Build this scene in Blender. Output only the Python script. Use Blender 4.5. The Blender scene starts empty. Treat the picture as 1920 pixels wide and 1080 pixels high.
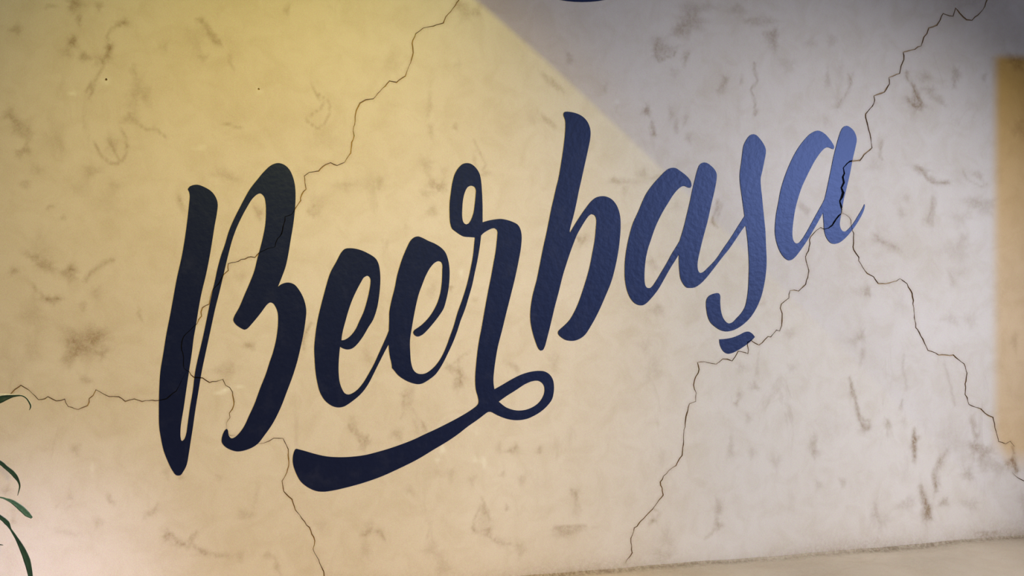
import bpy, bmesh, math, random
import numpy as np
from mathutils import Vector, Matrix
from mathutils.geometry import delaunay_2d_cdt

random.seed(7)
rng = np.random.default_rng(7)
scene = bpy.context.scene
COL = scene.collection

# ------------------------------------------------------------------ camera
LENS = 35.0
F = LENS / 36.0 * 1920.0
YAW = math.radians(15.8)
DIST = 3.2
CAM = Vector((-DIST * math.sin(YAW), -DIST * math.cos(YAW), 1.5))
FWD = Vector((math.sin(YAW), math.cos(YAW), 0.0))
RGT = Vector((math.cos(YAW), -math.sin(YAW), 0.0))
cam_data = bpy.data.cameras.new('camera')
cam_data.lens = LENS
cam_data.sensor_width = 36.0
cam = bpy.data.objects.new('camera', cam_data)
COL.objects.link(cam)
cam.location = CAM
cam.rotation_euler = (math.pi / 2, 0.0, -YAW)
scene.camera = cam


def at(px, py, y=0.0):
    """Point of the plane y = const (the wall is y = 0) that the photograph shows at a pixel."""
    d = FWD + RGT * ((px - 960.0) / F) + Vector((0, 0, 1)) * ((540.0 - py) / F)
    t = (y - CAM.y) / d.y
    return CAM + d * t


# ------------------------------------------------------------------ world, lamps, exposure
world = bpy.data.worlds.new('room_ambient')
scene.world = world
world.use_nodes = True
wb = world.node_tree.nodes['Background']
wb.inputs['Color'].default_value = (0.677, 0.753, 1.0, 1)
wb.inputs['Strength'].default_value = 0.215

scene.view_settings.view_transform = 'Standard'
scene.view_settings.look = 'None'
scene.view_settings.gamma = 1.0
scene.view_settings.use_curve_mapping = False
scene.view_settings.exposure = -0.04


def spot(name, loc, axis, half_deg, blend, energy, colour, radius):
    d = bpy.data.lights.new(name, 'SPOT')
    d.energy = energy
    d.color = colour
    d.spot_size = math.radians(half_deg * 2)
    d.spot_blend = blend
    d.shadow_soft_size = radius
    o = bpy.data.objects.new(name, d)
    COL.objects.link(o)
    o.location = loc
    o.rotation_euler = Vector(axis).to_track_quat('-Z', 'Y').to_euler()
    return o


# warm hooded lamp, upper left; the rim of its hood draws the diagonal edge on the plaster
WARM = Vector((-0.5863, -1.2499, 2.6235))
e1, e2 = at(900, 0), at(1235, 303)
m1, m2 = (e1 - WARM).normalized(), (e2 - WARM).normalized()
edge_n = m1.cross(m2).normalized()
if edge_n.dot(at(600, 500) - WARM) < 0:
    edge_n = -edge_n
mid = (m1 + m2).normalized()
HALF = 80.0
axis = mid * math.cos(math.radians(HALF)) + edge_n * math.sin(math.radians(HALF))
spot('warm_lamp', WARM, axis, HALF, 0.006, 21.5, (1.0, 0.905, 0.045), 0.012)

# cool daylight from the far front right
COOL = Vector((3.4291, -3.0773, 2.4744))
spot('daylight_lamp', COOL, at(1330, 832) - COOL, 25.6, 1.0, 645.0, (0.869, 0.904, 1.0), 0.12)

# two unseen fill lights added high behind the camera: a pale one washing the lower left, an amber one across the left half
PALE_FILL = Vector((1.7948, -4.5, 4.2629))
spot('pale_fill', PALE_FILL, at(-195, 1420) - PALE_FILL, 6.3, 1.0, 1730.0, (0.672, 0.693, 1.0), 0.10)
AMBER_FILL = Vector((0.0689, -3.9094, 4.3694))
spot('amber_fill', AMBER_FILL, at(473, 800) - AMBER_FILL, 18.5, 1.0, 495.0, (1.0, 0.675, 0.108), 0.10)


# ------------------------------------------------------------------ helpers
def new_obj(name, mesh, mat=None, parent=None):
    o = bpy.data.objects.new(name, mesh)
    COL.objects.link(o)
    if mat is not None and len(mesh.materials) == 0:
        mesh.materials.append(mat)
    if parent is not None:
        o.parent = parent
    return o


def tag(o, label=None, category=None, kind=None, group=None):
    if label: o['label'] = label
    if category: o['category'] = category
    if kind: o['kind'] = kind
    if group: o['group'] = group
    return o


def mesh_from(name, verts, faces):
    me = bpy.data.meshes.new(name)
    me.from_pydata([tuple(v) for v in verts], [], [tuple(f) for f in faces])
    me.update()
    return me


def nmat(name):
    m = bpy.data.materials.new(name)
    m.use_nodes = True
    nt = m.node_tree
    return m, nt, nt.nodes, nt.links, nt.nodes['Principled BSDF']


def inside(poly, pts):
    """Even-odd test of many points against one closed polygon."""
    poly = np.asarray(poly, float)
    x, y = pts[:, 0], pts[:, 1]
    res = np.zeros(len(pts), bool)
    x0, y0 = poly[-1]
    for x1, y1 in poly:
        if y0 != y1:
            c = ((y1 > y) != (y0 > y)) & (x < (x0 - x1) * (y - y1) / (y0 - y1) + x1)
            res ^= c
        x0, y0 = x1, y1
    return res


def smooth_closed(pts, step=3.0):
    """Centripetal Catmull-Rom through a closed list of pixels; a third entry marks a corner."""
    P = [np.array(p[:2], float) for p in pts]
    corner = [len(p) > 2 for p in pts]
    n = len(P)
    out = []
    for i in range(n):
        p1, p2 = P[i], P[(i + 1) % n]
        p0 = P[i - 1] if not corner[i] else 2 * p1 - p2
        p3 = P[(i + 2) % n] if not corner[(i + 1) % n] else 2 * p2 - p1
        L = np.linalg.norm(p2 - p1)
        k = max(1, int(round(L / step)))
        t0 = 0.0
        t1 = t0 + max(np.linalg.norm(p1 - p0), 1e-3) ** 0.5
        t2 = t1 + max(L, 1e-3) ** 0.5
        t3 = t2 + max(np.linalg.norm(p3 - p2), 1e-3) ** 0.5
        for j in range(k):
            t = t1 + (t2 - t1) * j / k
            a1 = (t1 - t) / (t1 - t0) * p0 + (t - t0) / (t1 - t0) * p1
            a2 = (t2 - t) / (t2 - t1) * p1 + (t - t1) / (t2 - t1) * p2
            a3 = (t3 - t) / (t3 - t2) * p2 + (t - t2) / (t3 - t2) * p3
            b1 = (t2 - t) / (t2 - t0) * a1 + (t - t0) / (t2 - t0) * a2
            b2 = (t3 - t) / (t3 - t1) * a2 + (t - t1) / (t3 - t1) * a3
            out.append((t2 - t) / (t2 - t1) * b1 + (t - t1) / (t2 - t1) * b2)
    return np.array(out)


def to_wall(px):
    return np.array([(lambda q: (q.x, q.z))(at(a, b)) for a, b in px])


# ------------------------------------------------------------------ cracks in the plaster (pixel paths, pixel width)
CRACKS = [
    # from the top edge down to the capital letter
    ([(872, -18), (853, 11), (837, 32), (832, 43), (813, 49), (793, 53), (780, 63), (772, 82), (775, 98), (770, 117), (763, 132), (760, 143),
      (743, 154), (730, 153), (713, 170), (700, 186), (685, 187), (675, 193), (668, 207), (666, 227), (662, 245), (664, 255),
      (660, 267), (657, 287), (647, 304), (633, 310), (620, 306), (610, 308), (597, 321), (580, 324), (570, 330), (574, 355),
      (565, 365), (563, 377), (555, 390), (547, 402), (535, 407), (532, 420), (528, 438), (520, 448), (515, 463), (503, 465),
      (487, 473), (477, 482), (465, 483), (447, 490), (428, 495), (428, 507), (420, 515), (410, 532), (399, 542), (395, 555),
      (392, 570), (380, 578), (377, 593), (369, 607), (360, 615), (345, 630), (339, 648), (344, 670), (344, 690), (355, 697),
      (363, 707), (380, 709), (392, 717), (418, 712), (423, 722), (431, 727), (436, 735), (439, 753), (436, 767), (430, 775),
      (431, 782), (425, 793), (425, 803)], 2.3),
    ([(427, 812), (432, 817), (440, 817)], 1.6),
    ([(483, 832), (494, 831), (505, 827), (513, 821), (522, 822), (531, 822), (540, 842), (541, 860), (542, 873), (538, 887),
      (529, 902), (532, 922), (547, 937), (554, 956), (566, 972), (580, 990), (590, 1013), (587, 1030), (597, 1050),
      (607, 1073), (613, 1100)], 2.3),
    # left
    ([(-40, 742), (-20, 752), (0, 748), (20, 739), (27, 731), (39, 723), (55, 732), (72, 748), (78, 749), (90, 744), (105, 752), (121, 748),
      (128, 762), (147, 768), (164, 760), (168, 748), (175, 742), (180, 732), (205, 744), (222, 743), (235, 752), (252, 748),
      (267, 753), (273, 751), (297, 751), (312, 748), (330, 733), (342, 712), (350, 697)], 2.3),
    # right, from the top corner to the last letter
    ([(1856, -24), (1850, 0), (1844, 18), (1833, 28), (1822, 37), (1812, 37), (1800, 25), (1792, 15), (1787, 31), (1768, 26), (1756, 47),
      (1742, 52), (1738, 62), (1732, 70), (1727, 86), (1715, 92), (1694, 98), (1694, 112), (1690, 123), (1687, 137), (1667, 145),
      (1668, 157), (1658, 172), (1638, 180), (1640, 193), (1623, 213), (1627, 237), (1631, 250), (1633, 267), (1635, 277),
      (1620, 290), (1612, 301), (1600, 301), (1593, 302), (1587, 307), (1580, 315), (1583, 325), (1580, 333), (1581, 343),
      (1577, 353), (1581, 362), (1575, 377), (1577, 387), (1578, 399)], 2.8),
    # its left branch down to the ledge
    ([(1578, 399), (1567, 410), (1560, 422), (1553, 428), (1545, 430), (1538, 427), (1527, 437), (1519, 444), (1517, 463), (1510, 482),
      (1517, 508), (1511, 533), (1497, 546), (1482, 544), (1479, 559), (1465, 570), (1464, 578), (1467, 588), (1465, 610),
      (1461, 620), (1456, 619), (1445, 632), (1440, 632), (1423, 647), (1407, 638), (1402, 642), (1403, 663), (1384, 658),
      (1378, 668), (1372, 676), (1355, 673), (1343, 683), (1320, 678), (1308, 680), (1311, 693), (1302, 713), (1300, 722),
      (1305, 737), (1303, 753), (1292, 757), (1285, 787), (1282, 820), (1279, 853), (1267, 873), (1253, 883), (1238, 903),
      (1243, 927), (1227, 950), (1207, 973), (1190, 990), (1183, 1010), (1185, 1037), (1173, 1055)], 2.2),
    # its right branch
    ([(1578, 399), (1592, 406), (1596, 412), (1595, 423), (1597, 430), (1601, 437), (1600, 468), (1610, 482), (1612, 495), (1627, 513),
      (1637, 519), (1647, 531), (1667, 532), (1688, 523), (1700, 532), (1710, 550), (1713, 577), (1717, 613), (1727, 630),
      (1740, 657), (1760, 665), (1787, 667), (1808, 682), (1813, 700), (1810, 720), (1810, 740), (1817, 758), (1840, 767),
      (1847, 775), (1862, 783), (1867, 807), (1873, 827), (1885, 833), (1895, 828), (1902, 837)], 2.4),
    ([(1599, 300), (1593, 302), (1587, 307), (1580, 315), (1583, 325), (1580, 333), (1581, 343), (1577, 353), (1581, 362), (1575, 377),
      (1577, 387), (1578, 399), (1567, 410), (1560, 422), (1553, 428), (1543, 430)], 4.6),
    ([(1410, 636), (1405, 639), (1402, 644)], 4.0),
    ([(1898, 886), (1908, 896), (1920, 902), (1938, 916), (1965, 920)], 2.4),
]


def crack_polygon(path, width):
    P = []
    path = [np.array(p, float) for p in path]
    for a, b in zip(path[:-1], path[1:]):
        k = max(1, int(np.linalg.norm(b - a) / 6.0))
        for j in range(k):
            P.append(a + (b - a) * j / k)
    P.append(path[-1])
    P = np.array(P)
    n = len(P)
    jit = rng.normal(0, 0.55, (n, 2))
    jit[0] = jit[-1] = 0
    P = P + jit
    T = np.gradient(P, axis=0)
    T /= np.maximum(np.linalg.norm(T, axis=1), 1e-6)[:, None]
    N = np.stack([-T[:, 1], T[:, 0]], 1)
    s = np.arange(n)
    w = 0.35 * width * (1.0 + 0.30 * np.sin(s * 0.55 + width * 9) + rng.uniform(-0.30, 0.35, n))
    w = np.maximum(w, 0.40)
    taper = np.minimum(1.0, np.minimum(s + 0.6, n - 1 - s + 0.6) / 4.0)
    w = w * np.maximum(taper, 0.2)
    A = P + N * w[:, None]
    B = P - N * w[:, None]
    return np.concatenate([A, B[::-1]])


crack_px = [crack_polygon(p, w) for p, w in CRACKS]


def nail_hole(px, py, r):
    return np.array([(px + r * (1 + 0.2 * math.sin(3 * t)) * math.cos(t), py + r * math.sin(t))
                     for t in np.linspace(0, 2 * math.pi, 10, endpoint=False)])


holes_px = [nail_hole(199, 149, 2.3), nail_hole(485, 167, 2.0)]
groove_px = crack_px + holes_px
groove_wall = [to_wall(p) for p in groove_px]


def in_grooves(pts):
    r = np.zeros(len(pts), bool)
    for g in groove_wall:
        lo, hi = g.min(0), g.max(0)
        sel = np.where((pts[:, 0] >= lo[0]) & (pts[:, 0] <= hi[0]) & (pts[:, 1] >= lo[1]) & (pts[:, 1] <= hi[1]))[0]
        if len(sel):
            r[sel] |= inside(g, pts[sel])
    return r


# ------------------------------------------------------------------ materials
def add(nodes, kind, **kw):
    n = nodes.new(kind)
    for k, val in kw.items():
        setattr(n, k, val)
    return n


def ramp(nodes, p0, p1, c0=(0, 0, 0, 1), c1=(1, 1, 1, 1)):
    n = nodes.new('ShaderNodeValToRGB')
    n.color_ramp.elements[0].position = p0
    n.color_ramp.elements[1].position = p1
    n.color_ramp.elements[0].color = c0
    n.color_ramp.elements[1].color = c1
    return n


def plaster(name, base, warm, brown, bump=0.35, stain_attr=True):
    m, nt, N, L, bsdf = nmat(name)
    tc = add(N, 'ShaderNodeTexCoord')
    mp = add(N, 'ShaderNodeMapping')
    L.new(tc.outputs['Object'], mp.inputs['Vector'])

    def noise(scale, detail, rough=0.55, dist=0.0, src=mp):
        n = add(N, 'ShaderNodeTexNoise')
        n.inputs['Scale'].default_value = scale
        n.inputs['Detail'].default_value = detail
        n.inputs['Roughness'].default_value = rough
        n.inputs['Distortion'].default_value = dist
        L.new(src.outputs[0], n.inputs['Vector'])
        return n

    # broad drift of tone
    big = noise(1.7, 4, 0.5, 0.4)
    rb = ramp(N, 0.38, 0.66)
    L.new(big.outputs['Fac'], rb.inputs['Fac'])
    mix1 = add(N, 'ShaderNodeMix', data_type='RGBA')
    mix1.inputs['A'].default_value = base
    mix1.inputs['B'].default_value = warm
    mid_n = noise(13.0, 7, 0.62, 0.7)
    rm = ramp(N, 0.42, 0.72)
    L.new(mid_n.outputs['Fac'], rm.inputs['Fac'])
    av = add(N, 'ShaderNodeMath', operation='MULTIPLY_ADD')
    L.new(rm.outputs['Color'], av.inputs[0])
    av.inputs[1].default_value = 0.62
    rbs = add(N, 'ShaderNodeMath', operation='MULTIPLY')
    L.new(rb.outputs['Color'], rbs.inputs[0])
    rbs.inputs[1].default_value = 0.55
    L.new(rbs.outputs[0], av.inputs[2])
    L.new(av.outputs[0], mix1.inputs['Factor'])
    mix1.clamp_factor = False
    # thin upright trowel smears
    mp2 = add(N, 'ShaderNodeMapping')
    mp2.inputs['Rotation'].default_value = (0, math.radians(14), 0)
    mp2.inputs['Scale'].default_value = (1.0, 1.0, 0.42)
    L.new(tc.outputs['Object'], mp2.inputs['Vector'])
    sm = noise(8.0, 8, 0.62, 0.9, mp2)
    rs = ramp(N, 0.60, 0.78)
    L.new(sm.outputs['Fac'], rs.inputs['Fac'])
    gate = noise(2.6, 3, 0.5, 0.2)
    rg = ramp(N, 0.42, 0.62)
    L.new(gate.outputs['Fac'], rg.inputs['Fac'])
    mul = add(N, 'ShaderNodeMath', operation='MULTIPLY')
    L.new(rs.outputs['Color'], mul.inputs[0])
    L.new(rg.outputs['Color'], mul.inputs[1])
    # stains with shapes of their own, broken up by fine noise
    total = mul
    fine = noise(75.0, 6, 0.7, 0.6)
    rf = ramp(N, 0.36, 0.60)
    L.new(fine.outputs['Fac'], rf.inputs['Fac'])
    if stain_attr:
        at_ = add(N, 'ShaderNodeAttribute')
        at_.attribute_name = 'stain'
        mm = add(N, 'ShaderNodeMath', operation='MULTIPLY_ADD')
        L.new(rf.outputs['Color'], mm.inputs[0])
        mm.inputs[1].default_value = 0.62
        mm.inputs[2].default_value = 0.62
        st = add(N, 'ShaderNodeMath', operation='MULTIPLY')
        L.new(at_.outputs['Fac'], st.inputs[0])
        L.new(mm.outputs[0], st.inputs[1])
        sc = add(N, 'ShaderNodeMath', operation='MULTIPLY')
        L.new(mul.outputs[0], sc.inputs[0])
        sc.inputs[1].default_value = 0.42
        total = add(N, 'ShaderNodeMath', operation='ADD')
        L.new(sc.outputs[0], total.inputs[0])
        L.new(st.outputs[0], total.inputs[1])
    clampn = add(N, 'ShaderNodeClamp')
    L.new(total.outputs[0], clampn.inputs['Value'])
    mix2 = add(N, 'ShaderNodeMix', data_type='RGBA')
    L.new(clampn.outputs[0], mix2.inputs['Factor'])
    L.new(mix1.outputs['Result'], mix2.inputs['A'])
    mix2.inputs['B'].default_value = brown
    # sandy grain
    gr = noise(420.0, 2, 0.6)
    rgn = ramp(N, 0.25, 0.75, (0.90, 0.90, 0.90, 1), (1.06, 1.06, 1.06, 1))
    L.new(gr.outputs['Fac'], rgn.inputs['Fac'])
    mix3 = add(N, 'ShaderNodeMix', data_type='RGBA', blend_type='MULTIPLY')
    mix3.inputs['Factor'].default_value = 1.0
    L.new(mix2.outputs['Result'], mix3.inputs['A'])
    L.new(rgn.outputs['Color'], mix3.inputs['B'])
    # specks of differently coloured sand
    sp = noise(520.0, 1, 0.5)
    mixs = add(N, 'ShaderNodeMix', data_type='RGBA', blend_type='OVERLAY')
    mixs.inputs['Factor'].default_value = 0.36
    L.new(mix3.outputs['Result'], mixs.inputs['A'])
    L.new(sp.outputs['Color'], mixs.inputs['B'])
    mix3 = mixs
    out_col = mix3
    if stain_attr:
        # pale filler dabs and chips
        pa = add(N, 'ShaderNodeAttribute')
        pa.attribute_name = 'pale'
        mix4 = add(N, 'ShaderNodeMix', data_type='RGBA')
        L.new(pa.outputs['Fac'], mix4.inputs['Factor'])
        L.new(mix3.outputs['Result'], mix4.inputs['A'])
        mix4.inputs['B'].default_value = (0.90, 0.88, 0.82, 1)
        # ochre tint multiplied over the right-hand edge, densest at the top
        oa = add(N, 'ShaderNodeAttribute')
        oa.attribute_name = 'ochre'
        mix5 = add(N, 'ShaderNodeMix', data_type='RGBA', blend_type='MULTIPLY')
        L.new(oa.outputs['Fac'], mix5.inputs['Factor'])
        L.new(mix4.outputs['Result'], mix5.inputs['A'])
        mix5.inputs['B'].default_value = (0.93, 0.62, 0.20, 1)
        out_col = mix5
    L.new(out_col.outputs['Result'], bsdf.inputs['Base Color'])
    bsdf.inputs['Roughness'].default_value = 0.88
    bsdf.inputs['Specular IOR Level'].default_value = 0.25
    # relief: trowel waves, pits, grain
    n1 = noise(9.0, 6, 0.6, 0.5)
    n2 = noise(60.0, 4, 0.6)
    ad = add(N, 'ShaderNodeMath', operation='MULTIPLY_ADD')
    L.new(n2.outputs['Fac'], ad.inputs[0])
    ad.inputs[1].default_value = 0.22
    L.new(n1.outputs['Fac'], ad.inputs[2])
    bp = add(N, 'ShaderNodeBump')
    bp.inputs['Strength'].default_value = bump
    bp.inputs['Distance'].default_value = 0.004
    L.new(ad.outputs[0], bp.inputs['Height'])
    L.new(bp.outputs['Normal'], bsdf.inputs['Normal'])
    return m


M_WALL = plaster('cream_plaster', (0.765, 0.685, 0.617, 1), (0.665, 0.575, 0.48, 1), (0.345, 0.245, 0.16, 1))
M_LEDGE = plaster('ledge_plaster', (0.70, 0.585, 0.45, 1), (0.64, 0.51, 0.37, 1), (0.27, 0.20, 0.13, 1))
M_PLAIN = plaster('plain_plaster', (0.60, 0.54, 0.47, 1), (0.56, 0.50, 0.43, 1), (0.30, 0.24, 0.17, 1), stain_attr=False)

# raw render seen inside the cracks
M_CRACK, _nt, _N, _L, _b = nmat('raw_render')
_n = add(_N, 'ShaderNodeTexNoise')
_n.inputs['Scale'].default_value = 90
_r = ramp(_N, 0.3, 0.7, (0.26, 0.165, 0.08, 1), (0.50, 0.35, 0.20, 1))
_L.new(_n.outputs['Fac'], _r.inputs['Fac'])
_L.new(_r.outputs['Color'], _b.inputs['Base Color'])
_b.inputs['Roughness'].default_value = 0.95

# navy sign paint: satin, brushed over uneven plaster, a few rubbed spots
M_PAINT, _nt, _N, _L, _b = nmat('navy_sign_paint')
_tc = add(_N, 'ShaderNodeTexCoord')
_n = add(_N, 'ShaderNodeTexNoise')
_n.inputs['Scale'].default_value = 14
_n.inputs['Detail'].default_value = 7
_n.inputs['Roughness'].default_value = 0.65
_L.new(_tc.outputs['Object'], _n.inputs['Vector'])
_r = ramp(_N, 0.52, 0.80, (0.0016, 0.0018, 0.015, 1), (0.0130, 0.0135, 0.030, 1))
_L.new(_n.outputs['Fac'], _r.inputs['Fac'])
_L.new(_r.outputs['Color'], _b.inputs['Base Color'])
_b.inputs['Roughness'].default_value = 0.48
_b.inputs['Specular IOR Level'].default_value = 0.82
_b.inputs['Specular Tint'].default_value = (0.29, 0.42, 0.97, 1)
_n2 = add(_N, 'ShaderNodeTexNoise')
_n2.inputs['Scale'].default_value = 60
_n2.inputs['Detail'].default_value = 4
_L.new(_tc.outputs['Object'], _n2.inputs['Vector'])
_bp = add(_N, 'ShaderNodeBump')
_bp.inputs['Strength'].default_value = 0.25
_bp.inputs['Distance'].default_value = 0.003
_L.new(_n2.outputs['Fac'], _bp.inputs['Height'])
_L.new(_bp.outputs['Normal'], _b.inputs['Normal'])

# paint in the cracks, blackened to hold the shade of their depth
M_CRACK_SHADE, _nt, _N, _L, _b = nmat('shaded_crack_paint')
_n = add(_N, 'ShaderNodeTexNoise')
_n.inputs['Scale'].default_value = 50
_r = ramp(_N, 0.3, 0.7, (0.002, 0.002, 0.003, 1), (0.006, 0.006, 0.008, 1))
_L.new(_n.outputs['Fac'], _r.inputs['Fac'])
_L.new(_r.outputs['Color'], _b.inputs['Base Color'])
_b.inputs['Roughness'].default_value = 0.95
_b.inputs['Specular IOR Level'].default_value = 0.05

# ------------------------------------------------------------------ the wall
WX0, WX1, WZ0, WZ1 = -5.0, 5.0, 0.0, 3.6
FX0, FX1, FZ0, FZ1 = -1.66, 2.20, 0.50, 2.52     # finely meshed field round the picture
STEP = 0.0085

pts = [(WX0, WZ0), (WX1, WZ0), (WX1, WZ1), (WX0, WZ1)]
gx = np.arange(FX0, FX1 + 1e-6, STEP)
gz = np.arange(FZ0, FZ1 + 1e-6, STEP)
GX, GZ = np.meshgrid(gx, gz)
off = (np.arange(len(gz)) % 2) * STEP * 0.5
GX = GX + off[:, None]
grid = np.stack([GX.ravel(), GZ.ravel()], 1)
coarse = [(x, z) for x in np.arange(WX0 + 0.3, WX1, 0.3) for z in np.arange(0.3, WZ1, 0.3)
          if not (FX0 - 0.1 < x < FX1 + 0.1 and FZ0 - 0.1 < z < FZ1 + 0.1)]
allp = np.concatenate([np.array(pts), np.array(coarse), grid])
n_base = len(allp)
segs = []
polys = []
cur = n_base
for g in groove_wall:
    k = len(g)
    polys.append(g)
    segs += [(cur + i, cur + (i + 1) % k) for i in range(k)]
    cur += k
allp = np.concatenate([allp] + polys)
V, E, FC, _, _, _ = delaunay_2d_cdt([Vector(p) for p in allp], segs, [], 0, 1e-6)
V = np.array([(q.x, q.y) for q in V])
FC = np.array(FC)
cen = V[FC].mean(1)
groove_face = in_grooves(cen)


def seam_z(x):
    return 0.556 + 0.004 * math.sin(x * 3.1) + 0.003 * math.sin(x * 8.7 + 1.0)


GROOVE_DEPTH = 0.0034


def build_sheet(name, V, FC, y_front, y_back):
    """Front sheet at y_front whose free edges run back to y_back; returns verts, faces, first side face."""
    cnt = {}
    for f in FC:
        for a, b in ((f[0], f[1]), (f[1], f[2]), (f[2], f[0])):
            cnt[(a, b)] = 1
    rim = [(a, b) for (a, b) in cnt if (b, a) not in cnt]
    used = np.unique(FC)
    remap = -np.ones(len(V), int)
    remap[used] = np.arange(len(used))
    verts = [(V[i][0], y_front, V[i][1]) for i in used]
    faces = [tuple(remap[f]) for f in FC]
    n_front = len(faces)
    back = {}
    for a, b in rim:
        for i in (a, b):
            if i not in back:
                back[i] = len(verts)
                verts.append((V[i][0], y_back, V[i][1]))
    for a, b in rim:
        faces.append((remap[b], remap[a], back[a], back[b]))
    return verts, faces, n_front


def orient(FC, V):
    a, b, c = V[FC[:, 0]], V[FC[:, 1]], V[FC[:, 2]]
    s = (b[:, 0] - a[:, 0]) * (c[:, 1] - a[:, 1]) - (b[:, 1] - a[:, 1]) * (c[:, 0] - a[:, 0])
    FC = FC.copy()
    neg = s < 0
    FC[neg] = FC[neg][:, ::-1]
    return FC[np.abs(s) > 1e-12]


front = orient(FC[~groove_face], V)
verts, faces, n_front = build_sheet('wall', V, front, 0.0, GROOVE_DEPTH)
b0 = len(verts)
verts += [(WX0, GROOVE_DEPTH, WZ0), (WX1, GROOVE_DEPTH, WZ0), (WX1, GROOVE_DEPTH, WZ1), (WX0, GROOVE_DEPTH, WZ1),
          (WX0, 0.25, WZ0), (WX1, 0.25, WZ0), (WX1, 0.25, WZ1), (WX0, 0.25, WZ1)]
box = [(0, 1, 2, 3), (5, 4, 7, 6), (4, 0, 3, 7), (1, 5, 6, 2), (3, 2, 6, 7), (4, 5, 1, 0)]
faces += [tuple(b0 + i for i in f) for f in box]
me = mesh_from('wall_back', verts, faces)
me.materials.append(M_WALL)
me.materials.append(M_CRACK)
mi = np.zeros(len(me.polygons), np.int32)
mi[n_front:] = 1
me.polygons.foreach_set('material_index', mi)

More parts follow.
